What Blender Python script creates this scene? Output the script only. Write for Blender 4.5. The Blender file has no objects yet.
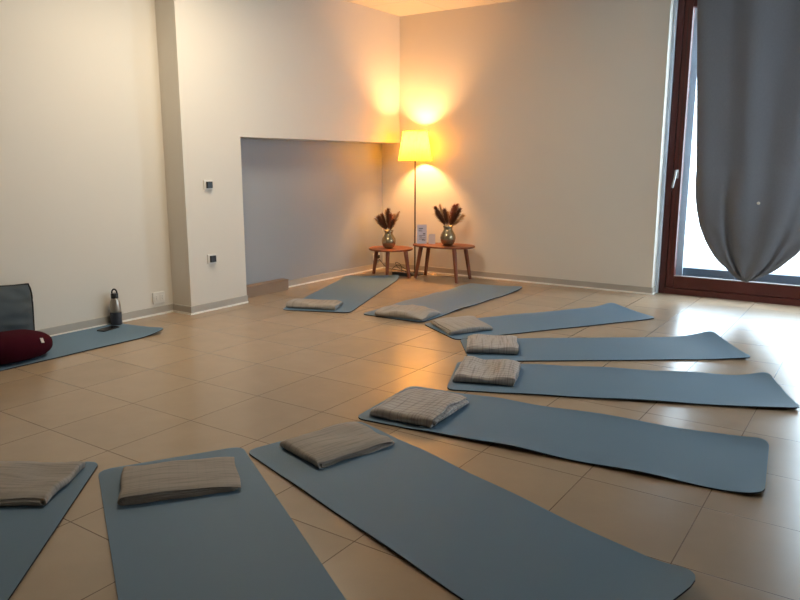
import bpy, bmesh, math, random
from mathutils import Vector, Matrix, noise
random.seed(7)
sc = bpy.context.scene
COL = sc.collection
PI = math.pi
R = math.radians

# ------------------------------------------------------------------ camera
cam_data = bpy.data.cameras.new('camera')
cam_data.sensor_width = 36.0
cam_data.lens = 716.0 / 800.0 * 36.0
cam_data.clip_start = 0.05
camera = bpy.data.objects.new('camera', cam_data)
COL.objects.link(camera)
camera.location = (3.1435, -2.1646, 1.2303)
camera.rotation_euler = (PI / 2 - 0.1899, 0.0, 2.166 - PI / 2)
sc.camera = camera

# ------------------------------------------------------------------ world, daylight, exposure
world = bpy.data.worlds.new('world')
sc.world = world
world.use_nodes = True
wn = world.node_tree.nodes
wn['Background'].inputs['Color'].default_value = (0.80, 0.90, 1.0, 1)
wn['Background'].inputs['Strength'].default_value = 7.0


def area_light(name, loc, rot, sx, sy, power, color):
    d = bpy.data.lights.new(name, 'AREA')
    d.shape = 'RECTANGLE'
    d.size = sx
    d.size_y = sy
    d.energy = power
    d.color = color
    o = bpy.data.objects.new(name, d)
    o.location = loc
    o.rotation_euler = rot
    COL.objects.link(o)
    return o


# daylight pouring in through the glass door and through an unseen window added opposite the alcove
area_light('daylight_door', (2.35, 5.75, 1.5), (R(-90), 0, 0), 2.4, 2.6, 80, (0.58, 0.84, 1.0))
area_light('daylight_fill_window', (4.95, 3.2, 1.65), (0, R(90), 0), 1.5, 1.7, 10, (0.80, 0.90, 1.0))
# the ceiling light panel over the middle of the room (above the frame)
area_light('ceiling_panel_light', (-0.45, 1.35, 2.765), (0, 0, 0), 0.50, 1.10, 38, (1.0, 0.85, 0.63))
sc.view_settings.view_transform = 'Standard'
sc.view_settings.look = 'None'
sc.view_settings.gamma = 1.0
sc.view_settings.exposure = 0.42
sc.view_settings.use_curve_mapping = False


# ------------------------------------------------------------------ materials
def lin(r, g, b):
    f = lambda c: (c / 255 / 12.92) if c / 255 <= 0.04045 else ((c / 255 + 0.055) / 1.055) ** 2.4
    return (f(r), f(g), f(b), 1)


def mat(name, color, rough=0.6, metal=0.0, nscale=0, namt=0.0, bump=0.0, bscale=200, coat=0.0, spec=None):
    m = bpy.data.materials.new(name)
    m.use_nodes = True
    nt = m.node_tree
    b = nt.nodes['Principled BSDF']
    b.inputs['Base Color'].default_value = color
    b.inputs['Roughness'].default_value = rough
    b.inputs['Metallic'].default_value = metal
    b.inputs['Coat Weight'].default_value = coat
    if spec is not None:
        b.inputs['Specular IOR Level'].default_value = spec
    tc = nt.nodes.new('ShaderNodeTexCoord')
    if namt:
        n = nt.nodes.new('ShaderNodeTexNoise')
        n.inputs['Scale'].default_value = nscale
        n.inputs['Detail'].default_value = 4
        nt.links.new(tc.outputs['Object'], n.inputs['Vector'])
        mx = nt.nodes.new('ShaderNodeMix')
        mx.data_type = 'RGBA'
        mx.inputs['A'].default_value = tuple(c * (1 - namt) for c in color[:3]) + (1,)
        mx.inputs['B'].default_value = tuple(min(1, c * (1 + namt)) for c in color[:3]) + (1,)
        nt.links.new(n.outputs['Fac'], mx.inputs['Factor'])
        nt.links.new(mx.outputs['Result'], b.inputs['Base Color'])
    if bump:
        n2 = nt.nodes.new('ShaderNodeTexNoise')
        n2.inputs['Scale'].default_value = bscale
        n2.inputs['Detail'].default_value = 3
        nt.links.new(tc.outputs['Object'], n2.inputs['Vector'])
        bp = nt.nodes.new('ShaderNodeBump')
        bp.inputs['Strength'].default_value = bump
        bp.inputs['Distance'].default_value = 0.002
        nt.links.new(n2.outputs['Fac'], bp.inputs['Height'])
        nt.links.new(bp.outputs['Normal'], b.inputs['Normal'])
    return m


M = {}
M['wall'] = mat('wall_paint', (0.68, 0.635, 0.565, 1), 0.55, nscale=1.3, namt=0.02, bump=0.12, bscale=60)
M['base'] = mat('skirting_grey', (0.42, 0.385, 0.34, 1), 0.45, nscale=6, namt=0.05)
M['base_white'] = mat('skirting_white_strip', (0.88, 0.86, 0.80, 1), 0.4, nscale=6, namt=0.03)
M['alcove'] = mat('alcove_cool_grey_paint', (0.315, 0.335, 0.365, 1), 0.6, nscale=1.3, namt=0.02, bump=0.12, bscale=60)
M['reveal'] = mat('reveal_daylight_blue', (0.64, 0.72, 0.80, 1), 0.5, nscale=3, namt=0.02)  # white lining, with the blue of the daylight put into its colour
M['mat_top'] = mat('mat_blue_foam', (0.108, 0.184, 0.266, 1), 0.62, nscale=3, namt=0.05, bump=0.35, bscale=420, spec=0.35)
M['mat_under'] = mat('mat_black_foam', (0.010, 0.011, 0.016, 1), 0.8, nscale=30, namt=0.1)
M['box'] = mat('box_taupe_wood', (0.27, 0.185, 0.13, 1), 0.5, nscale=5, namt=0.08)
M['black'] = mat('black_plastic', (0.014, 0.014, 0.016, 1), 0.35, nscale=20, namt=0.05)
M['rubber'] = mat('dark_navy_silicone', (0.018, 0.022, 0.032, 1), 0.5, nscale=20, namt=0.1)
M['steel'] = mat('brushed_steel', (0.42, 0.38, 0.33, 1), 0.32, metal=0.9, nscale=50, namt=0.06)
M['pole'] = mat('lamp_metal', (0.10, 0.07, 0.045, 1), 0.4, metal=0.6, nscale=30, namt=0.05)
M['white_pl'] = mat('white_plastic', (0.72, 0.70, 0.66, 1), 0.35, nscale=10, namt=0.02)
M['paper'] = mat('white_paper', (0.66, 0.67, 0.78, 1), 0.6, nscale=10, namt=0.02)
M['ink'] = mat('grey_ink', (0.12, 0.13, 0.18, 1), 0.6, nscale=10, namt=0.05)
M['pillow'] = mat('pillow_slate', (0.060, 0.076, 0.090, 1), 0.9, spec=0.2, nscale=9, namt=0.18, bump=0.5, bscale=320)
M['piping'] = mat('pillow_piping', (0.010, 0.011, 0.014, 1), 0.8, nscale=30, namt=0.1)
M['zafu'] = mat('burgundy_cotton', (0.042, 0.004, 0.010, 1), 1.0, spec=0.1, nscale=14, namt=0.15, bump=0.4, bscale=300)
M['tagw'] = mat('tag_white', (0.55, 0.50, 0.48, 1), 0.7, nscale=30, namt=0.04)
M['door_wood'] = mat('door_red_wood', (0.085, 0.014, 0.010, 1), 0.38, nscale=4, namt=0.2)
M['seal'] = mat('door_gasket', (0.02, 0.008, 0.007, 1), 0.5, nscale=20, namt=0.05)
M['alu'] = mat('door_aluminium', (0.50, 0.49, 0.48, 1), 0.35, metal=0.5, nscale=20, namt=0.04)
M['threshold'] = mat('outer_threshold_slate', (0.10, 0.135, 0.18, 1), 0.6, nscale=8, namt=0.1)
M['outside'] = mat('outside_paving', (0.62, 0.63, 0.64, 1), 0.8, nscale=4, namt=0.05)
M['stalk_a'] = mat('grass_dark_brown', (0.22, 0.085, 0.04, 1), 0.8, nscale=60, namt=0.25)
M['stalk_b'] = mat('grass_straw', (0.62, 0.40, 0.20, 1), 0.8, nscale=60, namt=0.2)
M['stalk_c'] = mat('grass_rust', (0.45, 0.14, 0.06, 1), 0.8, nscale=60, namt=0.2)
M['cord_w'] = mat('cord_cream', (0.6, 0.5, 0.36, 1), 0.5, nscale=30, namt=0.04)


def wood_mat():
    m = bpy.data.materials.new('walnut_wood')
    m.use_nodes = True
    nt = m.node_tree
    b = nt.nodes['Principled BSDF']
    tc = nt.nodes.new('ShaderNodeTexCoord')
    mp = nt.nodes.new('ShaderNodeMapping')
    mp.inputs['Scale'].default_value = (3, 30, 3)
    n = nt.nodes.new('ShaderNodeTexNoise')
    n.inputs['Scale'].default_value = 2.0
    n.inputs['Detail'].default_value = 6
    cr = nt.nodes.new('ShaderNodeValToRGB')
    cr.color_ramp.elements[0].position = 0.3
    cr.color_ramp.elements[0].color = (0.13, 0.034, 0.013, 1)
    cr.color_ramp.elements[1].position = 0.75
    cr.color_ramp.elements[1].color = (0.29, 0.085, 0.033, 1)
    nt.links.new(tc.outputs['Object'], mp.inputs['Vector'])
    nt.links.new(mp.outputs['Vector'], n.inputs['Vector'])
    nt.links.new(n.outputs['Fac'], cr.inputs['Fac'])
    nt.links.new(cr.outputs['Color'], b.inputs['Base Color'])
    b.inputs['Roughness'].default_value = 0.42
    return m


M['walnut'] = wood_mat()


def floor_mat():
    m = bpy.data.materials.new('floor_tiles')
    m.use_nodes = True
    nt = m.node_tree
    b = nt.nodes['Principled BSDF']
    tc = nt.nodes.new('ShaderNodeTexCoord')
    br = nt.nodes.new('ShaderNodeTexBrick')
    br.offset = 0.0
    br.squash = 1.0
    br.inputs['Scale'].default_value = 1.0
    br.inputs['Brick Width'].default_value = 0.45
    br.inputs['Row Height'].default_value = 0.45
    br.inputs['Mortar Size'].default_value = 0.0021
    br.inputs['Mortar Smooth'].default_value = 0.2
    br.inputs['Color1'].default_value = (0.335, 0.248, 0.168, 1)
    br.inputs['Color2'].default_value = (0.365, 0.271, 0.184, 1)
    br.inputs['Mortar'].default_value = (0.13, 0.082, 0.05, 1)
    nt.links.new(tc.outputs['Object'], br.inputs['Vector'])
    n = nt.nodes.new('ShaderNodeTexNoise')
    n.inputs['Scale'].default_value = 5.0
    n.inputs['Detail'].default_value = 6
    n.inputs['Roughness'].default_value = 0.6
    nt.links.new(tc.outputs['Object'], n.inputs['Vector'])
    mr = nt.nodes.new('ShaderNodeMapRange')
    mr.inputs['From Min'].default_value = 0.3
    mr.inputs['From Max'].default_value = 0.7
    mr.inputs['To Min'].default_value = 0.955
    mr.inputs['To Max'].default_value = 1.04
    nt.links.new(n.outputs['Fac'], mr.inputs['Value'])
    mx = nt.nodes.new('ShaderNodeMix')
    mx.data_type = 'RGBA'
    mx.blend_type = 'MULTIPLY'
    mx.inputs['Factor'].default_value = 1.0
    nt.links.new(br.outputs['Color'], mx.inputs['A'])
    nt.links.new(mr.outputs['Result'], mx.inputs['B'])
    nt.links.new(mx.outputs['Result'], b.inputs['Base Color'])
    mr2 = nt.nodes.new('ShaderNodeMapRange')
    mr2.inputs['From Min'].default_value = 0.3
    mr2.inputs['From Max'].default_value = 0.7
    mr2.inputs['To Min'].default_value = 0.235
    mr2.inputs['To Max'].default_value = 0.265
    nt.links.new(n.outputs['Fac'], mr2.inputs['Value'])
    nt.links.new(mr2.outputs['Result'], b.inputs['Roughness'])
    bp = nt.nodes.new('ShaderNodeBump')
    bp.inputs['Strength'].default_value = 0.5
    bp.inputs['Distance'].default_value = 0.001
    bp.invert = True
    nt.links.new(br.outputs['Fac'], bp.inputs['Height'])
    nt.links.new(bp.outputs['Normal'], b.inputs['Normal'])
    return m


M['floor'] = floor_mat()


def ceiling_mat():
    m = bpy.data.materials.new('ceiling_panels')
    m.use_nodes = True
    nt = m.node_tree
    b = nt.nodes['Principled BSDF']
    tc = nt.nodes.new('ShaderNodeTexCoord')
    mp = nt.nodes.new('ShaderNodeMapping')
    mp.inputs['Location'].default_value = (1.51, -4.70 + 0.6 * 20, 0)
    br = nt.nodes.new('ShaderNodeTexBrick')
    br.offset = 0.0
    br.inputs['Scale'].default_value = 1.0
    br.inputs['Brick Width'].default_value = 0.6
    br.inputs['Row Height'].default_value = 0.6
    br.inputs['Mortar Size'].default_value = 0.003
    br.inputs['Color1'].default_value = (0.60, 0.56, 0.50, 1)
    br.inputs['Color2'].default_value = (0.58, 0.54, 0.485, 1)
    br.inputs['Mortar'].default_value = (0.36, 0.31, 0.25, 1)
    nt.links.new(tc.outputs['Object'], mp.inputs['Vector'])
    nt.links.new(mp.outputs['Vector'], br.inputs['Vector'])
    nt.links.new(br.outputs['Color'], b.inputs['Base Color'])
    b.inputs['Roughness'].default_value = 0.85
    return m


M['ceiling'] = ceiling_mat()


def shade_mat():
    m = bpy.data.materials.new('lamp_shade_fabric')
    m.use_nodes = True
    nt = m.node_tree
    nt.nodes.clear()
    out = nt.nodes.new('ShaderNodeOutputMaterial')
    d = nt.nodes.new('ShaderNodeBsdfDiffuse')
    t = nt.nodes.new('ShaderNodeBsdfTranslucent')
    mx = nt.nodes.new('ShaderNodeMixShader')
    n = nt.nodes.new('ShaderNodeTexNoise')
    n.inputs['Scale'].default_value = 30
    cr = nt.nodes.new('ShaderNodeValToRGB')
    cr.color_ramp.elements[0].color = (0.72, 0.52, 0.045, 1)
    cr.color_ramp.elements[1].color = (0.80, 0.60, 0.07, 1)
    tc = nt.nodes.new('ShaderNodeTexCoord')
    nt.links.new(tc.outputs['Object'], n.inputs['Vector'])
    nt.links.new(n.outputs['Fac'], cr.inputs['Fac'])
    nt.links.new(cr.outputs['Color'], d.inputs['Color'])
    nt.links.new(cr.outputs['Color'], t.inputs['Color'])
    mx.inputs[0].default_value = 0.6
    nt.links.new(d.outputs[0], mx.inputs[1])
    nt.links.new(t.outputs[0], mx.inputs[2])
    nt.links.new(mx.outputs[0], out.inputs['Surface'])
    return m


M['shade'] = shade_mat()


def curtain_mat():
    m = bpy.data.materials.new('curtain_grey_fabric')
    m.use_nodes = True
    nt = m.node_tree
    nt.nodes.clear()
    out = nt.nodes.new('ShaderNodeOutputMaterial')
    d = nt.nodes.new('ShaderNodeBsdfPrincipled')
    d.inputs['Roughness'].default_value = 0.75
    t = nt.nodes.new('ShaderNodeBsdfTranslucent')
    mx = nt.nodes.new('ShaderNodeMixShader')
    tc = nt.nodes.new('ShaderNodeTexCoord')
    mp = nt.nodes.new('ShaderNodeMapping')
    mp.inputs['Scale'].default_value = (1, 1, 0.6)
    n = nt.nodes.new('ShaderNodeTexNoise')
    n.inputs['Scale'].default_value = 90
    n.inputs['Detail'].default_value = 3
    cr = nt.nodes.new('ShaderNodeValToRGB')
    cr.color_ramp.elements[0].color = (0.155, 0.16, 0.18, 1)
    cr.color_ramp.elements[1].color = (0.185, 0.19, 0.21, 1)
    nt.links.new(tc.outputs['Object'], mp.inputs['Vector'])
    nt.links.new(mp.outputs['Vector'], n.inputs['Vector'])
    nt.links.new(n.outputs['Fac'], cr.inputs['Fac'])
    nt.links.new(cr.outputs['Color'], d.inputs['Base Color'])
    nt.links.new(cr.outputs['Color'], t.inputs['Color'])
    mx.inputs[0].default_value = 0.22
    nt.links.new(d.outputs[0], mx.inputs[1])
    nt.links.new(t.outputs[0], mx.inputs[2])
    nt.links.new(mx.outputs[0], out.inputs['Surface'])
    return m


M['curtain'] = curtain_mat()


def glass_mat():
    m = bpy.data.materials.new('door_glass')
    m.use_nodes = True
    nt = m.node_tree
    nt.nodes.clear()
    out = nt.nodes.new('ShaderNodeOutputMaterial')
    a = nt.nodes.new('ShaderNodeBsdfTransparent')
    a.inputs['Color'].default_value = (0.92, 0.95, 0.96, 1)
    g = nt.nodes.new('ShaderNodeBsdfGlossy')
    g.inputs['Roughness'].default_value = 0.02
    mx = nt.nodes.new('ShaderNodeMixShader')
    mx.inputs[0].default_value = 0.06
    nt.links.new(a.outputs[0], mx.inputs[1])
    nt.links.new(g.outputs[0], mx.inputs[2])
    nt.links.new(mx.outputs[0], out.inputs['Surface'])
    return m


M['glass'] = glass_mat()


def vase_mat():
    m = bpy.data.materials.new('vase_bronze_glass')
    m.use_nodes = True
    nt = m.node_tree
    b = nt.nodes['Principled BSDF']
    tc = nt.nodes.new('ShaderNodeTexCoord')
    n = nt.nodes.new('ShaderNodeTexNoise')
    n.inputs['Scale'].default_value = 14
    cr = nt.nodes.new('ShaderNodeValToRGB')
    cr.color_ramp.elements[0].color = (0.27, 0.19, 0.10, 1)
    cr.color_ramp.elements[1].color = (0.46, 0.36, 0.21, 1)
    nt.links.new(tc.outputs['Object'], n.inputs['Vector'])
    nt.links.new(n.outputs['Fac'], cr.inputs['Fac'])
    nt.links.new(cr.outputs['Color'], b.inputs['Base Color'])
    b.inputs['Metallic'].default_value = 0.75
    b.inputs['Roughness'].default_value = 0.2
    b.inputs['Coat Weight'].default_value = 0.6
    b.inputs['Coat Roughness'].default_value = 0.08
    return m


M['vase'] = vase_mat()


def blanket_mat(name, base, dark, blue):
    """woven cotton blanket: ribs run across the mat (along local y), spaced along local x"""
    m = bpy.data.materials.new(name)
    m.use_nodes = True
    nt = m.node_tree
    b = nt.nodes['Principled BSDF']
    b.inputs['Roughness'].default_value = 0.92
    b.inputs['Specular IOR Level'].default_value = 0.15
    tc = nt.nodes.new('ShaderNodeTexCoord')
    w = nt.nodes.new('ShaderNodeTexNoise')
    w.inputs['Scale'].default_value = 1.0
    w.inputs['Detail'].default_value = 3
    mpw = nt.nodes.new('ShaderNodeMapping')
    mpw.inputs['Scale'].default_value = (110, 6, 6)
    nt.links.new(mpw.outputs['Vector'], w.inputs['Vector'])
    nt.links.new(tc.outputs['Object'], mpw.inputs['Vector'])
    w2 = nt.nodes.new('ShaderNodeTexWave')
    w2.bands_direction = 'Y'
    w2.inputs['Scale'].default_value = 9.0
    w2.inputs['Distortion'].default_value = 0.8
    n = nt.nodes.new('ShaderNodeTexNoise')
    n.inputs['Scale'].default_value = 260
    for k in (w2, n):
        nt.links.new(tc.outputs['Object'], k.inputs['Vector'])
    cr = nt.nodes.new('ShaderNodeValToRGB')
    cr.color_ramp.elements[0].position = 0.34
    cr.color_ramp.elements[0].color = dark
    cr.color_ramp.elements[1].position = 0.5
    cr.color_ramp.elements[1].color = base
    e = cr.color_ramp.elements.new(1.0)
    e.color = tuple(c * 1.12 for c in base[:3]) + (1,)
    nt.links.new(w.outputs['Fac'], cr.inputs['Fac'])
    cr2 = nt.nodes.new('ShaderNodeValToRGB')
    cr2.color_ramp.elements[0].position = 0.02
    cr2.color_ramp.elements[0].color = blue
    cr2.color_ramp.elements[1].position = 0.16
    cr2.color_ramp.elements[1].color = (1, 1, 1, 1)
    nt.links.new(w2.outputs['Fac'], cr2.inputs['Fac'])
    mx = nt.nodes.new('ShaderNodeMix')
    mx.data_type = 'RGBA'
    mx.blend_type = 'MULTIPLY'
    mx.inputs['Factor'].default_value = 1.0
    nt.links.new(cr.outputs['Color'], mx.inputs['A'])
    nt.links.new(cr2.outputs['Color'], mx.inputs['B'])
    nt.links.new(mx.outputs['Result'], b.inputs['Base Color'])
    ad = nt.nodes.new('ShaderNodeMath')
    ad.operation = 'MULTIPLY_ADD'
    ad.inputs[1].default_value = 0.25
    nt.links.new(n.outputs['Fac'], ad.inputs[0])
    nt.links.new(w.outputs['Fac'], ad.inputs[2])
    bp = nt.nodes.new('ShaderNodeBump')
    bp.inputs['Strength'].default_value = 0.55
    bp.inputs['Distance'].default_value = 0.003
    nt.links.new(ad.outputs[0], bp.inputs['Height'])
    nt.links.new(bp.outputs['Normal'], b.inputs['Normal'])
    return m


BL_PLAIN = blanket_mat('blanket_taupe', (0.34, 0.303, 0.27, 1), (0.275, 0.243, 0.218, 1), (0.97, 0.97, 0.98, 1))
BL_GRID = blanket_mat('blanket_checked', (0.41, 0.375, 0.35, 1), (0.30, 0.27, 0.255, 1), (0.66, 0.65, 0.70, 1))


# ------------------------------------------------------------------ mesh helpers
def tag(o, label=None, cat=None, group=None, kind=None):
    if label: o['label'] = label
    if cat: o['category'] = cat
    if group: o['group'] = group
    if kind: o['kind'] = kind
    return o


def empty(name, loc, rz=0, **k):
    o = bpy.data.objects.new(name, None)
    o.location = loc
    o.rotation_euler = (0, 0, rz)
    o.empty_display_size = 0.05
    COL.objects.link(o)
    return tag(o, **k)


def obj(name, bm, mats, parent=None, smooth=False, loc=None, rz=0, bevel=0, subsurf=0, autosmooth=False):
    me = bpy.data.meshes.new(name)
    bmesh.ops.recalc_face_normals(bm, faces=bm.faces)
    bm.to_mesh(me)
    bm.free()
    for m in (mats if isinstance(mats, (list, tuple)) else [mats]):
        me.materials.append(m)
    if smooth:
        for f in me.polygons: f.use_smooth = True
    o = bpy.data.objects.new(name, me)
    COL.objects.link(o)
    if parent: o.parent = parent
    if loc is not None: o.location = loc
    if rz: o.rotation_euler = (0, 0, rz)
    if bevel:
        b = o.modifiers.new('bevel', 'BEVEL')
        b.width = bevel
        b.segments = 2
        b.limit_method = 'ANGLE'
        b.angle_limit = R(40)
    if subsurf:
        s = o.modifiers.new('subsurf', 'SUBSURF')
        s.levels = subsurf
        s.render_levels = subsurf
    if autosmooth:
        es = o.modifiers.new('edge_split', 'EDGE_SPLIT')
        es.split_angle = R(38)
    return o


def BM(): return bmesh.new()


def box(bm, x0, x1, y0, y1, z0, z1, mi=0):
    vs = [bm.verts.new((x, y, z)) for z in (z0, z1) for y in (y0, y1) for x in (x0, x1)]
    for f in ((0, 1, 3, 2), (4, 6, 7, 5), (0, 4, 5, 1), (2, 3, 7, 6), (0, 2, 6, 4), (1, 5, 7, 3)):
        fc = bm.faces.new([vs[i] for i in f])
        fc.material_index = mi
    return vs


def prism(bm, pts, z0, z1, mi=0):
    a = [bm.verts.new((x, y, z0)) for x, y in pts]
    b = [bm.verts.new((x, y, z1)) for x, y in pts]
    bm.faces.new(list(reversed(a))).material_index = mi
    bm.faces.new(b).material_index = mi
    n = len(pts)
    for i in range(n):
        bm.faces.new((a[i], a[(i + 1) % n], b[(i + 1) % n], b[i])).material_index = mi


def lathe(bm, prof, seg=32, cx=0, cy=0, cap=True, mi=0, sx=1, sy=1):
    rings = []
    for r, z in prof:
        rings.append([bm.verts.new((cx + sx * r * math.cos(2 * PI * k / seg), cy + sy * r * math.sin(2 * PI * k / seg), z)) for k in range(seg)])
    for a, b in zip(rings, rings[1:]):
        for k in range(seg):
            bm.faces.new((a[k], a[(k + 1) % seg], b[(k + 1) % seg], b[k])).material_index = mi
    if cap:
        bm.faces.new(list(reversed(rings[0]))).material_index = mi
        bm.faces.new(rings[-1]).material_index = mi


def tube(bm, pts, r, seg=8, r_end=None, mi=0):
    pts = [Vector(p) for p in pts]
    rings = []
    n = len(pts)
    up = Vector((0, 0, 1))
    for i, p in enumerate(pts):
        t = (pts[min(i + 1, n - 1)] - pts[max(i - 1, 0)]).normalized()
        s = t.cross(up)
        if s.length < 0.05: s = t.cross(Vector((1, 0, 0)))
        s.normalize()
        q = s.cross(t)
        rr = r if r_end is None else r + (r_end - r) * i / (n - 1)
        rings.append([bm.verts.new(p + (s * math.cos(2 * PI * k / seg) + q * math.sin(2 * PI * k / seg)) * rr) for k in range(seg)])
    for a, b in zip(rings, rings[1:]):
        for k in range(seg):
            bm.faces.new((a[k], a[(k + 1) % seg], b[(k + 1) % seg], b[k])).material_index = mi
    bm.faces.new(list(reversed(rings[0]))).material_index = mi
    bm.faces.new(rings[-1]).material_index = mi


def struct(name, bm, m, parent=None, **k):
    o = obj(name, bm, m, parent, **k)
    if parent is None: o['kind'] = 'structure'
    return o


# ------------------------------------------------------------------ room shell
XL, XP, XN = -1.74, -1.51, -1.75      # left wall, projecting wall, alcove back
YB = 4.70                             # far wall
XR, YF, H = 4.60, -4.20, 2.80
YA = 2.27                             # alcove start
ZA = 1.445                            # alcove top

bm = BM(); box(bm, -1.95, XR + 0.2, YF - 0.2, 5.02, -0.12, 0.0)
struct('floor', bm, M['floor'])
bm = BM(); box(bm, -1.95, XR + 0.2, YF - 0.2, 5.02, H, H + 0.12)
struct('ceiling', bm, M['ceiling'])

bm = BM()
prism(bm, [(-1.95, YF), (XL, YF), (XL, 1.65), (XP, 1.65), (XP, YA), (XN, YA), (XN, YB), (-1.95, YB)], 0, ZA)
prism(bm, [(-1.95, YF), (XL, YF), (XL, 1.65), (XP, 1.65), (XP, YB), (-1.95, YB)], ZA, H)
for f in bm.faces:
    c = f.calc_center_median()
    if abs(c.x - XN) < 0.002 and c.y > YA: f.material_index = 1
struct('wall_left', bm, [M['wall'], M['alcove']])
bm = BM()
box(bm, -0.77, -0.13, 0.75, 1.95, H - 0.028, H - 0.0005)
cp = empty('ceiling_lamp', (0, 0, 0), label='flat ceiling light panel over the middle of the room, above the frame', cat='ceiling light')
obj('housing', bm, M['white_pl'], cp, bevel=0.004)

DX0, DX1 = 1.373, 3.25
bm = BM()
box(bm, -1.95, DX0, YB, 5.02, 0, H)
box(bm, DX1, XR + 0.2, YB, 5.02, 0, H)
box(bm, DX0, DX1, YB, 5.02, 2.74, H)
struct('wall_back', bm, M['wall'])

bm = BM()
WY0, WY1, WZ0, WZ1 = 2.3, 4.1, 0.85, 2.45
box(bm, XR, XR + 0.2, YF, WY0, 0, H)
box(bm, XR, XR + 0.2, WY1, YB, 0, H)
box(bm, XR, XR + 0.2, WY0, WY1, 0, WZ0)
box(bm, XR, XR + 0.2, WY0, WY1, WZ1, H)
struct('wall_right', bm, M['wall'])
bm = BM(); box(bm, -1.95, XR + 0.2, YF - 0.2, YF, 0, H)
struct('wall_front', bm, M['wall'])

# unseen window added to the right wall to let in more daylight
bm = BM()
for a, b in ((WY0, WY0 + 0.06), (3.17, 3.23), (WY1 - 0.06, WY1)):
    box(bm, XR + 0.08, XR + 0.14, a, b, WZ0, WZ1)
for a, b in ((WY0 + 0.06, 3.17), (3.23, WY1 - 0.06)):
    box(bm, XR + 0.08, XR + 0.14, a, b, WZ0, WZ0 + 0.06)
    box(bm, XR + 0.08, XR + 0.14, a, b, WZ1 - 0.06, WZ1)
win = struct('fill_window_1', bm, M['door_wood'])
bm = BM(); box(bm, XR + 0.105, XR + 0.111, WY0 + 0.05, WY1 - 0.05, WZ0 + 0.05, WZ1 - 0.05)
obj('pane', bm, M['glass'], win)

# skirting boards: grey band with a white foot strip
def skirting(name, path):
    """path: list of (x,y) along the wall face; board stands to the left-hand side normal given"""
    root_bm = BM(); strip = BM()
    for (x0, y0), (x1, y1), (nx, ny) in path:
        d = 0.012
        xs = sorted((x0, x1, x0 + nx * d, x1 + nx * d)); ys = sorted((y0, y1, y0 + ny * d, y1 + ny * d))
        box(root_bm, xs[0], xs[-1], ys[0], ys[-1], 0.014, 0.068)
        d = 0.016
        xs = sorted((x0, x1, x0 + nx * d, x1 + nx * d)); ys = sorted((y0, y1, y0 + ny * d, y1 + ny * d))
        box(strip, xs[0], xs[-1], ys[0], ys[-1], 0.0, 0.0138)
    o = struct(name, root_bm, M['base'], bevel=0.002)
    obj('foot_strip', strip, M['base_white'], o)
    return o


skirting('baseboard_left', [((XL, YF), (XL, 1.65), (1, 0)), ((XL, 1.65), (XP + 0.012, 1.65), (0, -1)), ((XP, 1.65), (XP, YA), (1, 0)),
                            ((XN, 2.975), (XN, YB), (1, 0))])
skirting('baseboard_back', [((XN, YB), (DX0, YB), (0, -1)), ((DX0, YB - 0.012), (DX0, 4.79), (1, 0))])

# door reveal lining
bm = BM()
box(bm, DX0 + 0.0005, 1.398, 4.80, 4.96, 0.0, 2.735)
struct('trim_1', bm, M['reveal'])

# glass door: fixed red-brown frame with one large sash
bm = BM()
fy0, fy1 = 4.84, 4.94
box(bm, 1.400, 1.455, fy0, fy1, 0, 2.738)
box(bm, 3.16, DX1 - 0.003, fy0, fy1, 0, 2.738)
box(bm, 1.455, 3.16, fy0, fy1, 2.66, 2.738)
box(bm, 1.455, 3.16, fy0, fy1, 0, 0.055)
door = struct('door_1', bm, M['door_wood'], bevel=0.004)
bm = BM()
sy0, sy1 = 4.855, 4.925
box(bm, 1.458, 1.53, sy0, sy1, 0.058, 2.657)
box(bm, 3.085, 3.157, sy0, sy1, 0.058, 2.657)
box(bm, 1.53, 3.085, sy0, sy1, 2.585, 2.657)
box(bm, 1.53, 3.085, sy0, sy1, 0.058, 0.172)
obj('sash', bm, M['door_wood'], door, bevel=0.005)
bm = BM()
box(bm, 1.4545, 1.4585, 4.846, 4.856, 0.06, 2.655)
box(bm, 1.492, 1.496, 4.852, 4.858, 0.18, 2.58)
obj('groove', bm, M['seal'], door)
bm = BM(); box(bm, 1.53, 3.085, 4.850, 4.862, 0.172, 0.179)
obj('glazing_strip', bm, M['alu'], door)
bm = BM(); box(bm, 1.52, 3.095, 4.888, 4.892, 0.165, 2.592)
obj('glass_pane', bm, M['glass'], door)
bm = BM()
box(bm, 1.478, 1.506, 4.846, 4.8555, 1.085, 1.165)
tube(bm, [(1.492, 4.85, 1.15), (1.492, 4.808, 1.15)], 0.009, 10)
tube(bm, [(1.492, 4.806, 1.158), (1.488, 4.803, 1.10), (1.470, 4.80, 1.00)], 0.0105, 10)
tag(obj('door_handle', bm, M['alu'], door, smooth=True, autosmooth=True), label='silver lever handle')

bm = BM(); box(bm, 1.36, 1.572, 4.99, 5.018, 0.05, 2.738)
obj('shutter_guide', bm, M['reveal'], door)

# what is seen beyond the glass
bm = BM(); box(bm, -2.5, 8, 5.02, 14, -0.22, -0.05)
struct('ground', bm, M['outside'])
bm = BM(); box(bm, DX0 - 0.1, DX1 + 0.1, 5.03, 5.16, -0.05, 0.235)
struct('trim_2', bm, M['threshold'])

# ------------------------------------------------------------------ low boxed ledge in the alcove
bm = BM(); box(bm, XN + 0.001, -1.655, YA + 0.001, 2.968, 0.0, 0.098)
box(bm, XN + 0.001, -1.651, YA + 0.001, 2.972, 0.098, 0.104)
tag(obj('pipe_casing', bm, M['box'], bevel=0.002), 'low brown boxed ledge at the foot of the alcove wall beside the white pillar', 'casing')

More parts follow.
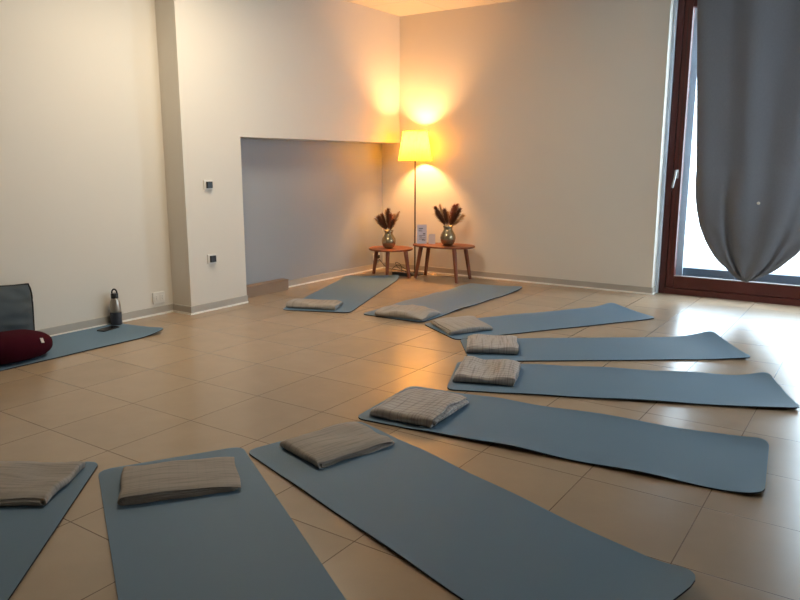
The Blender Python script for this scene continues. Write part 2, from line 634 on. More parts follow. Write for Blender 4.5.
# ------------------------------------------------------------------ yoga mats
def yoga_mat(sx, sy, deg, width, length, label, ls=(0, 0), le=(0, 0), wave=0.003, seed=0, z0=0.0, curl_len=0.16, er=0.05, sr=0.05, group='blue yoga mats'):
    """start edge centre, heading; ls/le = lift of the (left, right) corners at the start and far end"""
    rnd = random.Random(seed)
    bm = BM()
    T = 0.0068
    NU, NV = 22, 84
    vs = []
    for j in range(NV + 1):
        s = j / NV
        s = 0.5 - 0.5 * math.cos(PI * s) * (1 - 0.35) - 0.5 * 0.35 * (1 - 2 * s)   # rows crowd at the ends
        vs.append(max(0, min(1, s)))
    vs = [(v - vs[0]) / (vs[-1] - vs[0]) for v in vs]
    ph = [rnd.uniform(0, 6.28) for _ in range(4)]
    fr = [rnd.uniform(5, 9) for _ in range(4)]

    def hw(x):
        w = width / 2
        for r, d in ((sr, x), (er, length - x)):
            if d < r: w = min(w, width / 2 - r + math.sqrt(max(0, r * r - (r - d) ** 2)))
        return w

    def lift(x, y):
        a = (y / width + 0.5)      # 1 at left edge
        z = 0.0005
        for (hl, hr), d in ((ls, x), (le, length - x)):
            if d < curl_len:
                t = (1 - d / curl_len) ** 2
                z += t * (hl * a ** 1.6 + hr * (1 - a) ** 1.6)
        e = abs(y) / (width / 2)
        k = 0 if y > 0 else 2
        rip = 0.5 + 0.5 * math.sin(fr[k] * x + ph[k]) * math.cos(fr[k + 1] * 0.6 * x + ph[k + 1])
        z += wave * rip * e ** 4 * max(0.0, min(1.0, (x - 0.30) / 0.25))
        return z

    top, bot = [], []
    for v in vs:
        x = v * length
        w = hw(x)
        rt, rb = [], []
        for i in range(NU + 1):
            u = -1 + 2 * i / NU
            y = math.copysign(abs(u) ** 0.85, u) * w
            z = lift(x, y)
            rt.append(bm.verts.new((x, y, z + T)))
            rb.append(bm.verts.new((x, y, z)))
        top.append(rt); bot.append(rb)
    for j in range(NV):
        for i in range(NU):
            bm.faces.new((top[j][i], top[j + 1][i], top[j + 1][i + 1], top[j][i + 1])).material_index = 0
            bm.faces.new((bot[j][i], bot[j][i + 1], bot[j + 1][i + 1], bot[j + 1][i])).material_index = 1
    for j in range(NV):
        for i in (0, NU):
            bm.faces.new((top[j][i], top[j + 1][i], bot[j + 1][i], bot[j][i])).material_index = 1
    for i in range(NU):
        for j in (0, NV):
            bm.faces.new((top[j][i], top[j][i + 1], bot[j][i + 1], bot[j][i])).material_index = 1
    o = obj('yoga_mat', bm, [M['mat_top'], M['mat_under']], smooth=True, loc=(sx, sy, z0), rz=R(deg), autosmooth=True)
    tag(o, label, 'yoga mat', group)
    return o


G = 'blue yoga mats fanned out on the tiles'
yoga_mat(-0.737, 2.297, 111, 0.60, 1.85, 'blue yoga mat ending in front of the small round table', le=(0.01, 0.04), ls=(0, 0.004), seed=1, group=G, curl_len=0.22)
yoga_mat(-0.062, 2.427, 89.0, 0.585, 1.84, 'blue yoga mat pointing at the far wall, right of the one by the tables', le=(0.0, 0.022), ls=(0, 0.006), wave=0.012, seed=2, group=G)
yoga_mat(0.494, 2.256, 57.0, 0.56, 1.80, 'blue yoga mat third from the lamp corner, far end towards the glass door', le=(0.034, 0.006), seed=3, group=G, curl_len=0.26, wave=0.004)
yoga_mat(0.908, 1.905, 35.8, 0.58, 1.80, 'blue yoga mat with high curled far corner nearest the curtain', le=(0.050, 0.010), seed=4, group=G, curl_len=0.36, wave=0.002)
yoga_mat(1.126, 1.365, 23.0, 0.58, 1.80, 'blue yoga mat whose pointed far end reaches the right edge of the photo', le=(0.032, 0.006), seed=5, group=G, curl_len=0.24, wave=0.011)
yoga_mat(1.067, 0.757, 5.6, 0.59, 1.79, 'blue yoga mat with rounded far corners, just above the bottom centre mat', le=(0.012, 0.012), seed=6, group=G, wave=0.018, er=0.06)
yoga_mat(1.046, 0.160, -17.5, 0.60, 1.77, 'blue yoga mat crossing the bottom centre with a rolled up far end', le=(0.055, 0.055), seed=7, group=G, wave=0.010, curl_len=0.22, er=0.10)
yoga_mat(0.757, -0.350, -30.2, 0.585, 1.80, 'blue yoga mat in the near left foreground, running to the bottom edge', seed=8, group=G, wave=0.002)
yoga_mat(0.312, -0.742, -48.0, 0.60, 1.80, 'blue yoga mat cut off by the lower left corner of the photo', seed=9, group=G, wave=0.002)
yoga_mat(-1.432, 1.105, -90.0, 0.56, 1.80, 'blue yoga mat laid along the left wall under the cushions and bottle', ls=(0.032, 0.0), seed=10, wave=0.002, curl_len=0.24, sr=0.03)


# ------------------------------------------------------------------ folded blankets
def blanket(cx, cy, deg, lx, ly, label, material, seed=0, flip=1, z0=0.0080, hgt=0.046, skew=0.0, lump=0.005, slip=0.014):
    """cotton blanket folded twice: rounded fold on the right-hand long side (flip=1), loose layers on the other three"""
    rnd = random.Random(seed)
    bm = BM()
    hgt *= 0.80
    t = hgt / 4.0
    th = t * 0.74
    sheets = []
    b = ly / 2

    def hairpin(y_open, zlo, zhi, yfold, y_open2):
        r = (zhi - zlo) / 2
        pts = []
        n = 12
        for k in range(n + 1):
            pts.append((y_open + (yfold + r - y_open) * k / n, zlo))
        for k in range(1, 9):
            a = PI * k / 9
            pts.append((yfold + r - r * math.sin(a), zlo + r - r * math.cos(a)))
        for k in range(n + 1):
            pts.append((yfold + r + (y_open2 - yfold - r) * k / n, zhi))
        return pts
    o1, o2, o3, o4 = [rnd.uniform(-slip, slip) for _ in range(4)]
    sheets.append((hairpin(b + o1, t * 0.5, t * 3.5, -b, b + o2), rnd.uniform(-slip, slip) * .6))
    sheets.append((hairpin(b - 0.006 + o3, t * 1.5, t * 2.5, -b + 0.017, b - 0.004 + o4), rnd.uniform(-slip, slip) * .6))
    NX = 26
    sd = rnd.uniform(0, 50)
    for pts, ox in sheets:
        n = len(pts)
        # offset curve for thickness
        outer, inner = [], []
        for i, (y, z) in enumerate(pts):
            y0, z0_ = pts[max(0, i - 1)]; y1, z1_ = pts[min(n - 1, i + 1)]
            d = Vector((y1 - y0, z1_ - z0_)).normalized()
            nrm = Vector((-d.y, d.x))
            outer.append((y + nrm.x * th / 2, z + nrm.y * th / 2))
            inner.append((y - nrm.x * th / 2, z - nrm.y * th / 2))
        rows = []
        loop = outer + list(reversed(inner))
        for j in range(NX + 1):
            x = (j / NX - 0.5) * lx + ox
            row = []
            for i, (y, z) in enumerate(loop):
                yy = y * flip
                edge_w = 0.012 * noise.noise(Vector((x * 7, sd, z * 30))) if abs(y) > b * 0.8 else 0
                xx = x + 0.014 * noise.noise(Vector((yy * 8, sd + 9, z * 25))) * (1 if j in (0, NX) else 0.6)
                top = z / hgt
                zz = z + top * lump * 2.6 * noise.noise(Vector((x * 6 + sd, yy * 6, 0.3))) + top * lump * noise.noise(Vector((x * 14, yy * 5 + sd, 1.3)))
                # the stack slumps towards its loose edges
                ex = max(0, abs(x) / (lx / 2) - 0.72) / 0.28
                ey = max(0, y / b - 0.6) / 0.4
                zz -= top * 0.010 * (min(ex, 1.2) ** 2 + min(ey, 1.2) ** 2)
                row.append(bm.verts.new((xx + skew * yy, yy + edge_w, max(zz, 0.0012))))
            rows.append(row)
        m = len(loop)
        for j in range(NX):
            for i in range(m):
                bm.faces.new((rows[j][i], rows[j][(i + 1) % m], rows[j + 1][(i + 1) % m], rows[j + 1][i]))
        for j in (0, NX):
            for i in range(n - 1):
                a = rows[j]
                bm.faces.new((a[i], a[i + 1], a[m - 2 - i], a[m - 1 - i]))
    o = obj('folded_blanket', bm, material, smooth=True, loc=(cx, cy, z0), rz=R(deg), autosmooth=True)
    tag(o, label, 'blanket', 'folded blankets at the heads of the mats')
    return o


blanket(-0.865, 2.440, 17, 0.45, 0.25, 'folded taupe blanket on the mat end beside the alcove ledge', BL_PLAIN, 1, hgt=0.062, skew=-0.15)
blanket(-0.010, 2.600, 4, 0.43, 0.33, 'folded greige blanket with a rumpled hump, second from the alcove', BL_PLAIN, 2, flip=1, hgt=0.068, lump=0.010)
blanket(0.575, 2.455, 62, 0.36, 0.37, 'folded blanket lying askew on the third mat from the lamp corner', BL_PLAIN, 3, hgt=0.060, skew=0.18)
blanket(1.045, 2.050, 27, 0.33, 0.36, 'pale checked folded blanket just above another checked one, dark open fold facing us', BL_GRID, 4, hgt=0.070)
blanket(1.310, 1.455, 20, 0.34, 0.37, 'pale checked folded blanket with a slumped left edge and dark front side', BL_GRID, 5, hgt=0.070, lump=0.009)
blanket(1.315, 0.725, 5, 0.335, 0.40, 'striped folded blanket right of centre with blue-grey edge layers splayed open', BL_GRID, 6, hgt=0.066, slip=0.018)
blanket(1.255, 0.135, -16, 0.30, 0.40, 'folded taupe blanket on the long bottom centre mat', BL_PLAIN, 7, hgt=0.048)
blanket(0.970, -0.490, -38, 0.31, 0.42, 'folded taupe blanket, whole and nearly rectangular, in the near left foreground', BL_PLAIN, 8, hgt=0.046)
blanket(0.462, -0.880, -57, 0.33, 0.44, 'folded taupe blanket cut off by the left edge of the photo', BL_PLAIN, 9, flip=-1, hgt=0.048)


# ------------------------------------------------------------------ nesting tables
def round_poly(cx, cy, a, b, rot, n=56, p=2.0, egg=0.0):
    pts = []
    for k in range(n):
        t = 2 * PI * k / n
        c, s = math.cos(t), math.sin(t)
        x = math.copysign(abs(c) ** (2 / p), c) * a
        y = math.copysign(abs(s) ** (2 / p), s) * b * (1 + egg * c)
        pts.append((cx + x * math.cos(rot) - y * math.sin(rot), cy + x * math.sin(rot) + y * math.cos(rot)))
    return pts


def table(name, cx, cy, h, pts, legs, label):
    root = empty(name, (cx, cy, 0), label=label, cat='side table', group='walnut side tables in the corner')
    bm = BM()
    prism(bm, [(x - cx, y - cy) for x, y in pts], h - 0.020, h)
    o = obj('tabletop', bm, M['walnut'], root, bevel=0.005)
    for (lx, ly) in legs:
        bm = BM()
        bx, by = lx - cx, ly - cy
        tx, ty = bx * 0.80, by * 0.80
        tube(bm, [(bx, by, 0.0), (tx, ty, h - 0.0195)], 0.0175, 14, r_end=0.0235)
        obj('leg', bm, M['walnut'], root, smooth=True, autosmooth=True)
    return root


T1 = (-1.345, 4.285); T2 = (-0.745, 4.405)
H1, H2 = 0.305, 0.365
table('side_table', T1[0], T1[1], H1, round_poly(T1[0], T1[1], 0.243, 0.235, R(20)),
      [(-1.575, 4.275), (-1.265, 4.095), (-1.055, 4.215)], 'smaller and lower round walnut table in the corner, left of the lamp pole')
table('side_table', T2[0], T2[1], H2, round_poly(T2[0], T2[1], 0.345, 0.205, R(9), p=2.2, egg=0.12),
      [(-1.015, 4.275), (-1.04, 4.515), (-0.475, 4.225), (-0.49, 4.545)], 'larger taller walnut table right of the lamp pole, with leaflet and vase')


# ------------------------------------------------------------------ vases and dried grass
def vase(x, y, z, s, label):
    bm = BM()
    prof = [(0.030, 0.0), (0.040, 0.002), (0.056, 0.018), (0.068, 0.045), (0.072, 0.072), (0.066, 0.100), (0.053, 0.122), (0.043, 0.138), (0.040, 0.150),
            (0.043, 0.165), (0.049, 0.180), (0.045, 0.180), (0.039, 0.165), (0.036, 0.150), (0.036, 0.138), (0.040, 0.118), (0.050, 0.08), (0.030, 0.02)]
    lathe(bm, [(r * s, zz * s) for r, zz in prof], 40)
    o = obj('vase', bm, M['vase'], smooth=True, loc=(x, y, z))
    tag(o, label, 'vase', 'bronze vases of dried grass')


def grasses(x, y, z, s, specs, label, seed):
    rnd = random.Random(seed)
    root = empty('dried_grass_bunch', (x, y, z), label=label, cat='dried grass', group='dried grass bunches')
    rdir = Vector((0.827, 0.562, 0)); tdir = Vector((0.562, -0.827, 0))   # rows fan out across the vase mouth
    for lat, tow, hgt, kind, bush in specs:
        base = (rdir * lat * 0.10 + tdir * tow * 0.10) * s + Vector((0, 0, 0.03 * s))
        neck = (rdir * lat * 0.12 + tdir * tow * 0.12) * s
        neck = neck.normalized() * min(neck.length, 0.028 * s) if neck.length > 0 else neck
        neck.z = 0.160 * s
        tip = (rdir * lat * 1.22 + tdir * tow) + Vector((0, 0, hgt))
        mid = neck.lerp(tip, 0.5) + Vector((0, 0, 0.012))
        bm = BM()
        tube(bm, [base, neck, mid, tip], 0.0018, 5, r_end=0.0008)
        stalk = obj('stalk', bm, M['stalk_b'], root, smooth=True)
        bm = BM()
        d = (tip - mid).normalized()
        p0 = neck.lerp(tip, 0.16)
        N = int(260 * bush)
        for _ in range(N):
            f = rnd.random()
            c = p0.lerp(tip, f)
            a = Vector((rnd.gauss(0, 1), rnd.gauss(0, 1), rnd.gauss(0, 1)))
            a -= d * a.dot(d)
            a.normalize()
            env = math.sin(PI * min(1, (f * 0.85 + 0.15))) ** 0.7
            L = (0.018 + 0.030 * rnd.random()) * (0.45 + env) * bush ** 0.4
            e = c + d * L * (0.7 + 0.6 * rnd.random()) + a * L * (0.25 + 0.45 * rnd.random())
            w = d.cross(a) * 0.0011
            m1 = c.lerp(e, 0.5) + a * 0.002
            q = [bm.verts.new(c - w), bm.verts.new(c + w), bm.verts.new(m1 + w * 1.3), bm.verts.new(e), bm.verts.new(m1 - w * 1.3)]
            bm.faces.new(q)
        obj('plume', bm, M[kind], stalk)
    return root


V1 = (-1.345, 4.245, H1); V2 = (-0.688, 4.400, H2)
vase(*V1, 1.10, 'round bronze vase on the smaller left table')
vase(*V2, 1.16, 'round bronze vase on the larger right table')
grasses(*V1, 1.10, [(-0.13, 0.02, 0.33, 'stalk_b', 0.3), (-0.085, 0.01, 0.33, 'stalk_a', 2.4), (-0.06, -0.03, 0.36, 'stalk_a', 1.6), (-0.005, 0.02, 0.42, 'stalk_a', 1.7), (-0.02, -0.03, 0.40, 'stalk_b', 1.3),
                       (0.02, 0.02, 0.36, 'stalk_c', 1.4), (0.05, -0.01, 0.36, 'stalk_b', 1.0), (0.085, 0.01, 0.385, 'stalk_b', 0.8), (0.095, 0.0, 0.40, 'stalk_a', 0.5), (0.04, 0.03, 0.30, 'stalk_a', 1.2)],
        'bushy dried grass with a bent stalk to the left, on the smaller table', 3)
grasses(*V2, 1.16, [(-0.11, 0.0, 0.40, 'stalk_a', 1.6), (-0.09, 0.02, 0.34, 'stalk_a', 1.9), (-0.07, -0.02, 0.42, 'stalk_b', 1.0), (-0.03, 0.02, 0.37, 'stalk_a', 1.4), (0.0, -0.03, 0.34, 'stalk_b', 1.0),
                       (0.05, 0.02, 0.41, 'stalk_c', 1.9), (0.075, 0.0, 0.42, 'stalk_c', 1.6), (0.10, 0.01, 0.38, 'stalk_a', 1.4), (0.13, -0.01, 0.31, 'stalk_b', 1.3), (0.06, 0.03, 0.32, 'stalk_a', 1.5)],
        'dried grass forking into a dark and a rust plume, on the larger table', 5)

# ------------------------------------------------------------------ floor lamp
LX, LY = -1.158, 4.482
lamp = empty('floor_lamp', (LX, LY, 0), label='lit floor lamp with a yellow pleated shade in the corner between two tables', cat='floor lamp')
bm = BM(); lathe(bm, [(0.0995, 0), (0.10, 0.008), (0.094, 0.014), (0.02, 0.019), (0.009, 0.03)], 40)
obj('base', bm, M['black'], lamp, smooth=True, autosmooth=True)
bm = BM(); tube(bm, [(0, 0, 0.02), (0, 0, 0.7), (0, 0, 1.33)], 0.0085, 12)
obj('pole', bm, M['pole'], lamp, smooth=True, autosmooth=True)
bm = BM()
N = 120
zs = [1.245, 1.25, 1.31, 1.37, 1.43, 1.49, 1.555, 1.56]
rings = []
for z in zs:
    f = (z - 1.245) / 0.315
    r0 = 0.180 + (0.128 - 0.180) * f
    rings.append([bm.verts.new(((r0 + (0.0022 if k % 2 else -0.0018) * (1 if 1.247 < z < 1.557 else 0)) * math.cos(2 * PI * k / N),
                                (r0 + (0.0022 if k % 2 else -0.0018) * (1 if 1.247 < z < 1.557 else 0)) * math.sin(2 * PI * k / N), z)) for k in range(N)])
for a, b in zip(rings, rings[1:]):
    for k in range(N):
        bm.faces.new((a[k], a[(k + 1) % N], b[(k + 1) % N], b[k]))
obj('lamp_shade', bm, M['shade'], lamp)
bm = BM()
for z, r0 in ((1.245, 0.180), (1.56, 0.128)):
    bm = BM()
    pts = [(r0 * math.cos(2 * PI * k / 48), r0 * math.sin(2 * PI * k / 48), z) for k in range(49)]
    tube(bm, pts, 0.0028, 6)
    obj('shade_ring', bm, M['pole'], lamp, smooth=True)
bm = BM()
for k in range(3):
    a = 2 * PI * k / 3 + 0.4
    tube(bm, [(0, 0, 1.34), (0.178 * math.cos(a), 0.178 * math.sin(a), 1.247)], 0.002, 6)
lathe(bm, [(0.018, 1.325), (0.018, 1.371)], 16)
obj('shade_holder', bm, M['pole'], lamp, smooth=True, autosmooth=True)
bm = BM()
lathe(bm, [(0.013, 1.372), (0.018, 1.38), (0.030, 1.405), (0.030, 1.425), (0.018, 1.450), (0.003, 1.457)], 20)
mb = bpy.data.materials.new('bulb_glow')
mb.use_nodes = True
nb = mb.node_tree.nodes['Principled BSDF']
nb.inputs['Base Color'].default_value = (1, 0.8, 0.5, 1)
nb.inputs['Emission Color'].default_value = (1.0, 0.50, 0.16, 1)
nb.inputs['Emission Strength'].default_value = 60
bulb = obj('bulb', bm, mb, lamp, smooth=True)
bulb.visible_shadow = True
ld = bpy.data.lights.new('lamp_light', 'POINT')
ld.energy = 125
ld.color = (1.0, 0.50, 0.18)
ld.shadow_soft_size = 0.045
lo = bpy.data.objects.new('lamp_light', ld)
lo.location = (0, 0, 1.42)
lo.parent = lamp
COL.objects.link(lo)

# cable with a foot switch, and a small black power strip
def curve_pts(ctrl, n=8):
    P = [Vector(c) for c in ctrl]
    P = [P[0]] + P + [P[-1]]
    out = []
    for i in range(1, len(P) - 2):
        for k in range(n):
            t = k / n
            a, b, c, d = P[i - 1], P[i], P[i + 1], P[i + 2]
            out.append(0.5 * ((2 * b) + (c - a) * t + (2 * a - 5 * b + 4 * c - d) * t * t + (3 * b - a - 3 * c + d) * t ** 3))
    out.append(P[-2])
    return out


bm = BM()
tube(bm, curve_pts([(-1.24, 4.48, 0.008), (-1.30, 4.50, 0.02), (-1.36, 4.44, 0.07), (-1.40, 4.46, 0.12), (-1.36, 4.50, 0.09), (-1.31, 4.44, 0.02), (-1.36, 4.38, 0.005),
                    (-1.45, 4.45, 0.03), (-1.42, 4.52, 0.08), (-1.34, 4.54, 0.05), (-1.30, 4.58, 0.006), (-1.45, 4.62, 0.006), (-1.62, 4.60, 0.03), (-1.705, 4.56, 0.125)]), 0.0038, 6)
tag(obj('lamp_cord', bm, M['black'], smooth=True), 'tangled black lamp cord behind the smaller table', 'cord')
bm = BM()
box(bm, -1.34, -1.12, 4.300, 4.345, 0.0, 0.036)
for k in range(4):
    box(bm, -1.32 + 0.052 * k, -1.285 + 0.052 * k, 4.305, 4.34, 0.036, 0.040)
strip = obj('power_strip', bm, M['black'], bevel=0.003)
tag(strip, 'black power strip on the floor between the two tables', 'power strip')
bm = BM()
tube(bm, curve_pts([(-0.92, 4.56, 0.005), (-0.7, 4.60, 0.005), (-0.5, 4.62, 0.005), (-0.2, 4.64, 0.005)]), 0.0035, 6)
tag(obj('cable', bm, M['cord_w'], smooth=True), 'thin cream cable on the floor along the far skirting', 'cable')


# ------------------------------------------------------------------ wall fittings
def on_left(name, x, y, z, w, h, plate, label, cat, group=None):
    root = empty(name, (x, y, z), label=label, cat=cat, group=group)
    bm = BM(); box(bm, 0.0, 0.012, -w / 2, w / 2, -h / 2, h / 2)
    obj('cover_plate', bm, M['white_pl'], root, bevel=0.004)
    return root


for z, lab in ((1.048, 'upper square white wall control with black face on the pillar'), (0.436, 'lower square white wall control with black face on the pillar')):
    r = on_left('wall_control', XP, 1.885, z, 0.090, 0.080, 0, lab, 'wall control', 'wall controls on the pillar')
    bm = BM(); box(bm, 0.0122, 0.030, -0.026, 0.030, -0.026, 0.028)
    obj('button', bm, M['black'], r, bevel=0.003)
r = on_left('wall_outlet', XL, 1.506, 0.140, 0.115, 0.095, 0, 'white double socket low on the left wall near the pillar', 'outlet')
bm = BM()
for yy in (-0.028, 0.028):
    box(bm, 0.0122, 0.0145, yy - 0.020, yy + 0.020, -0.024, 0.024)
obj('socket', bm, M['white_pl'], r, bevel=0.002)
for yy in (-0.028, 0.028):
    bm = BM()
    for zz in (-0.012, 0, 0.012):
        box(bm, 0.0145, 0.0148, yy - 0.002, yy + 0.002, zz - 0.002, zz + 0.002)
    obj('socket_hole', bm, M['black'], r)
r = on_left('wall_outlet', XN, 4.56, 0.15, 0.13, 0.08, 0, 'socket on the alcove wall behind the smaller table', 'outlet')
bm = BM(); box(bm, 0.0122, 0.045, -0.025, 0.02, -0.02, 0.02)
obj('plug', bm, M['black'], r, bevel=0.004)

# ------------------------------------------------------------------ leaflet and little card on the larger table
sd = R(34)
lf = empty('leaflet', (-1.005, 4.385, H2), sd - 0.05, label='white printed leaflet standing on the larger table by the lamp pole', cat='leaflet')
bm = BM(); box(bm, -0.052, 0.052, -0.0025, 0.0025, 0.0, 0.205)
box(bm, -0.052, 0.052, -0.022, 0.03, 0, 0.004)
obj('sheet', bm, M['paper'], lf)
bm = BM()
rnd = random.Random(2)
for z, x0, x1, hh in ((0.158, -0.035, 0.012, 0.010), (0.144, -0.035, -0.004, 0.006), (0.133, -0.035, 0.006, 0.006), (0.100, 0.012, 0.036, 0.012),
                      (0.085, -0.030, 0.036, 0.005), (0.074, -0.030, 0.0, 0.004), (0.060, -0.026, 0.038, 0.005), (0.046, -0.03, 0.02, 0.005), (0.034, 0.0, 0.038, 0.010)):
    bm = BM()
    box(bm, x0, x1, -0.0031, -0.0026, z, z + hh)
    obj('printed_line', bm, M['ink'], lf)
cd = empty('small_card', (-0.905, 4.430, H2), sd, label='small white folded card beside the leaflet on the larger table', cat='card')
bm = BM()
a = [bm.verts.new(v) for v in ((-0.035, -0.025, 0), (0.035, -0.025, 0), (0.035, 0.0, 0.105), (-0.035, 0.0, 0.105), (-0.035, 0.025, 0), (0.035, 0.025, 0))]
bm.faces.new((a[0], a[1], a[2], a[3])); bm.faces.new((a[3], a[2], a[5], a[4]))
o = obj('card', bm, M['paper'], cd)
sm = o.modifiers.new('solid', 'SOLIDIFY'); sm.thickness = 0.001

# ------------------------------------------------------------------ bottle and phone on the wall mat
bt = empty('water_bottle', (-1.672, 1.062, 0.0085), 0.3, label='steel water bottle with dark lower half and black cap against the left wall', cat='bottle')
bm = BM(); lathe(bm, [(0.040, 0.0), (0.0425, 0.003), (0.0425, 0.092), (0.041, 0.096)], 36)
obj('sleeve', bm, M['rubber'], bt, smooth=True, autosmooth=True)
bm = BM(); lathe(bm, [(0.0405, 0.0965), (0.0405, 0.110), (0.039, 0.150), (0.034, 0.180), (0.027, 0.196), (0.026, 0.204)], 36)
obj('body', bm, M['steel'], bt, smooth=True)
bm = BM(); lathe(bm, [(0.0275, 0.2045), (0.0275, 0.238), (0.024, 0.243)], 30)
cap = obj('cap', bm, M['black'], bt, smooth=True, autosmooth=True)
bm = BM()
pts = [(0.0, 0.021 * math.cos(a), 0.243 + 0.030 * math.sin(a)) for a in [PI * k / 12 for k in range(13)]]
rd = Matrix.Rotation(R(100), 3, 'Z')
tube(bm, [rd @ Vector(p) for p in pts], 0.0065, 8)
obj('carry_loop', bm, M['black'], cap, smooth=True)

ph = empty('smartphone', (-1.577, 0.925, 0.0088), R(58), label='black smartphone lying on the mat in front of the steel bottle', cat='phone')
ph.rotation_euler = (0, 0, R(104))
bm = BM(); prism(bm, round_poly(0, 0, 0.082, 0.040, 0, p=9), 0, 0.008)
obj('case', bm, M['black'], ph, bevel=0.001)
bm = BM(); prism(bm, round_poly(0, 0, 0.077, 0.036, 0, p=9), 0.0081, 0.0086)
mg = mat('phone_screen', (0.01, 0.012, 0.016, 1), 0.08, nscale=3, namt=0.05)
obj('screen', bm, mg, ph)

# ------------------------------------------------------------------ cushions at the left
def pillow_mesh(w, h, d, n=26, seed=0, wr=0.006):
    bm = BM()
    F, B = [], []
    for j in range(n + 1):
        rf, rb = [], []
        for i in range(n + 1):
            u = -1 + 2 * i / n; v = -1 + 2 * j / n
            # pinched corners
            x = u * w / 2 * (1 - 0.09 * abs(v) ** 5)
            z = v * h / 2 * (1 - 0.07 * (1 - abs(u) ** 2) * abs(v))
            t = ((1 - u ** 2) * (1 - v ** 2)) ** 0.62 * d / 2
            nn = wr * noise.noise(Vector((x * 9 + seed, z * 16, seed))) * min(1, t / 0.03) + 0.6 * wr * noise.noise(Vector((x * 4, z * 30 + seed, 2.0))) * min(1, t / .03)
            if i in (0, n) or j in (0, n):
                vv = bm.verts.new((x, 0, z)); rf.append(vv); rb.append(vv)
            else:
                rf.append(bm.verts.new((x, t + nn, z))); rb.append(bm.verts.new((x, -t + nn, z)))
        F.append(rf); B.append(rb)
    for j in range(n):
        for i in range(n):
            bm.faces.new((F[j][i], F[j][i + 1], F[j + 1][i + 1], F[j + 1][i]))
            bm.faces.new((B[j][i], B[j + 1][i], B[j + 1][i + 1], B[j][i + 1]))
    return bm


pr = empty('pillow', (-1.576, 0.112, 0.016), label='slate grey square pillow with dark piping leaning on the left wall', cat='pillow')
pr.rotation_euler = (R(-7), R(-9), 0)
bm = pillow_mesh(0.50, 0.45, 0.18, seed=3, wr=0.017)
bmesh.ops.rotate(bm, verts=bm.verts, cent=(0, 0, 0), matrix=Matrix.Rotation(R(-90), 3, 'Z'))
bmesh.ops.translate(bm, verts=bm.verts, vec=(0, 0, 0.22))
cv = obj('cover', bm, M['pillow'], pr, smooth=True, subsurf=1)
bm = BM()
pts = []
n = 14
def edge(u, v):
    x = u * 0.25 * (1 - 0.09 * abs(v) ** 5); z = v * 0.22 * (1 - 0.07 * (1 - abs(u) ** 2) * abs(v))
    return (0, -x, z + 0.22)
for k in range(n): pts.append(edge(-1 + 2 * k / n, -1))
for k in range(n): pts.append(edge(1, -1 + 2 * k / n))
for k in range(n): pts.append(edge(1 - 2 * k / n, 1))
for k in range(n + 1): pts.append(edge(-1, 1 - 2 * k / n))
tube(bm, pts, 0.0065, 8)
tag(obj('piping', bm, M['piping'], pr, smooth=True), label='dark piping')

zr = empty('meditation_cushion', (-1.335, 0.052, 0.0078), R(82), label='round burgundy meditation cushion with a small white tag on the wall mat', cat='cushion')
bm = BM()
NS, NR = 64, 18
rings = []
for j in range(NR + 1):
    a = -PI / 2 + PI * j / NR
    ring = []
    for k in range(NS):
        t = 2 * PI * k / NS
        rr = abs(math.cos(a)) ** 0.48
        zz = 0.088 + 0.088 * math.copysign(abs(math.sin(a)) ** 0.8, math.sin(a))
        pl = 1 + 0.010 * math.sin(t * 16) * (abs(math.sin(a)))
        x = 0.275 * rr * math.cos(t) * pl; y = 0.172 * rr * math.sin(t) * pl
        zz += 0.006 * noise.noise(Vector((x * 9, y * 9, zz * 9))) * (1 if j > 3 else 0)
        zz *= 1 - 0.12 * max(0, math.cos(t)) * rr ** 2
        ring.append(bm.verts.new((x, y, max(0, zz))))
    rings.append(ring)
for a_, b_ in zip(rings, rings[1:]):
    for k in range(NS):
        bm.faces.new((a_[k], a_[(k + 1) % NS], b_[(k + 1) % NS], b_[k]))
bmesh.ops.remove_doubles(bm, verts=bm.verts, dist=0.0005)
obj('cushion_cover', bm, M['zafu'], zr, smooth=True)
bm = BM()
box(bm, -0.011, 0.011, -0.0015, 0.0015, -0.016, 0.016)
tg = obj('tag', bm, M['tagw'], zr)
_t, _a = R(-52), R(24)
_rr = math.cos(_a) ** 0.48
_z = (0.088 + 0.088 * math.sin(_a) ** 0.8) * (1 - 0.12 * math.cos(_t) * _rr ** 2)
tg.location = (0.283 * _rr * math.cos(_t), 0.180 * _rr * math.sin(_t), _z)
tg.rotation_euler = (R(-30), R(12), R(22))
tg['label'] = 'small white tag'

# ------------------------------------------------------------------ curtain bunched up in front of the glass door
bm = BM()
CX = 2.235
NZ, NK = 70, 96
ZT, ZB = 2.70, 0.215
CXY = 4.585


def half_w(z):
    """left / right half widths of the hanging bag"""
    w = 0.62 - 0.10 * (ZT - z) / (ZT - 1.2) if z > 1.2 else 0.52
    if z < 1.2:
        t = (1.2 - z) / (1.2 - ZB)
        w = 0.52 * max(0.0, 1 - t ** 2.5) ** 0.70
    return w


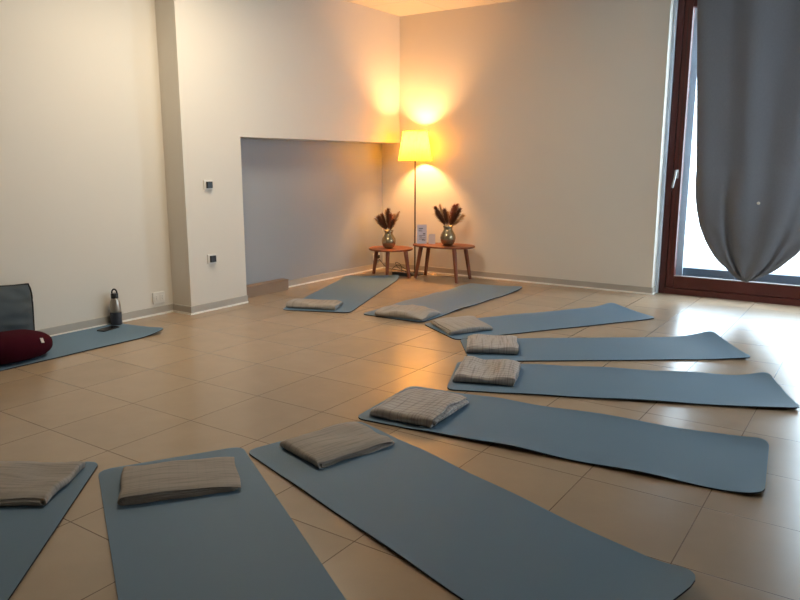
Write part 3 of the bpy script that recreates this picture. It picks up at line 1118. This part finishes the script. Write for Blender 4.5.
rows = []
for j in range(NZ + 1):
    f = j / NZ
    z = ZT - (ZT - ZB) * (1 - (1 - f) ** 1.25)
    if j == NZ: z = ZB
    w = max(half_w(z), 0.004)
    below = max(0.0, min(1.0, (1.2 - z) / 0.9))
    belly = 0.030 + 0.055 * math.sin(PI * min(1, below)) + 0.01 * below
    belly *= min(1, w / 0.15) ** 0.7
    cx = CX - 0.035 * below ** 2
    row = []
    for k in range(NK):
        t = 2 * PI * k / NK
        c, s = math.cos(t), math.sin(t)
        u = math.copysign(abs(c) ** 0.85, c)
        x = cx + u * w
        amp = 0.016 * (1 - 0.6 * below)
        fold = amp * math.sin(u * 9 + 0.7 + 0.6 * (2.7 - z) * u) + 0.003 * math.sin(u * 17 + z * 1.4)
        # diagonal gathers running down to the tip
        g = below * 0.012 * math.sin(7.0 * u + 2.5 * math.sin(3 * z)) * (1 - below * 0.3)
        # sharp tuck on the left of the bag
        tuck = -0.085 * below * math.exp(-((u + 0.48) / 0.055) ** 2) - 0.045 * below * math.exp(-((u - 0.55) / 0.06) ** 2)
        y = CXY - s * belly + (fold + g) * (1 if s >= 0 else 0.5) * min(1, w / 0.2) - tuck * (1 if s > 0 else 0)
        zz = z
        if below > 0.55:
            zz += 0.020 * noise.noise(Vector((u * 6, 0.5, z * 8)))
            y += 0.022 * below * (noise.noise(Vector((u * 7 + 3, 1.5, z * 9)))) * min(1, w / 0.15)
        row.append(bm.verts.new((x, y, max(zz, ZB - 0.01))))
    rows.append(row)
for a_, b_ in zip(rows, rows[1:]):
    for k in range(NK):
        bm.faces.new((a_[k], a_[(k + 1) % NK], b_[(k + 1) % NK], b_[k]))
bm.faces.new(rows[0]); bm.faces.new(list(reversed(rows[-1])))
cr_root = empty('curtain', (0, 0, 0), label='grey fabric curtain bunched into a hanging bag in front of the glass door', cat='curtain')
obj('curtain_cloth', bm, M['curtain'], cr_root, smooth=True)
bm = BM()
lathe(bm, [(0.012, -0.003), (0.013, 0.0), (0.012, 0.003)], 20)
bmesh.ops.rotate(bm, verts=bm.verts, cent=(0, 0, 0), matrix=Matrix.Rotation(R(90), 3, 'X'))
obj('button', bm, M['white_pl'], cr_root, loc=(2.245, 4.50, 0.895), smooth=True)
bm = BM()
tube(bm, [(1.45, 4.62, 2.715), (3.25, 4.62, 2.715)], 0.014, 12)
box(bm, 1.50, 1.53, 4.61, 4.70, 2.70, 2.735); box(bm, 3.17, 3.20, 4.61, 4.70, 2.70, 2.735)
tag(obj('curtain_rail', bm, M['alu']), 'metal curtain rail above the glass door, out of the frame', 'curtain rail')
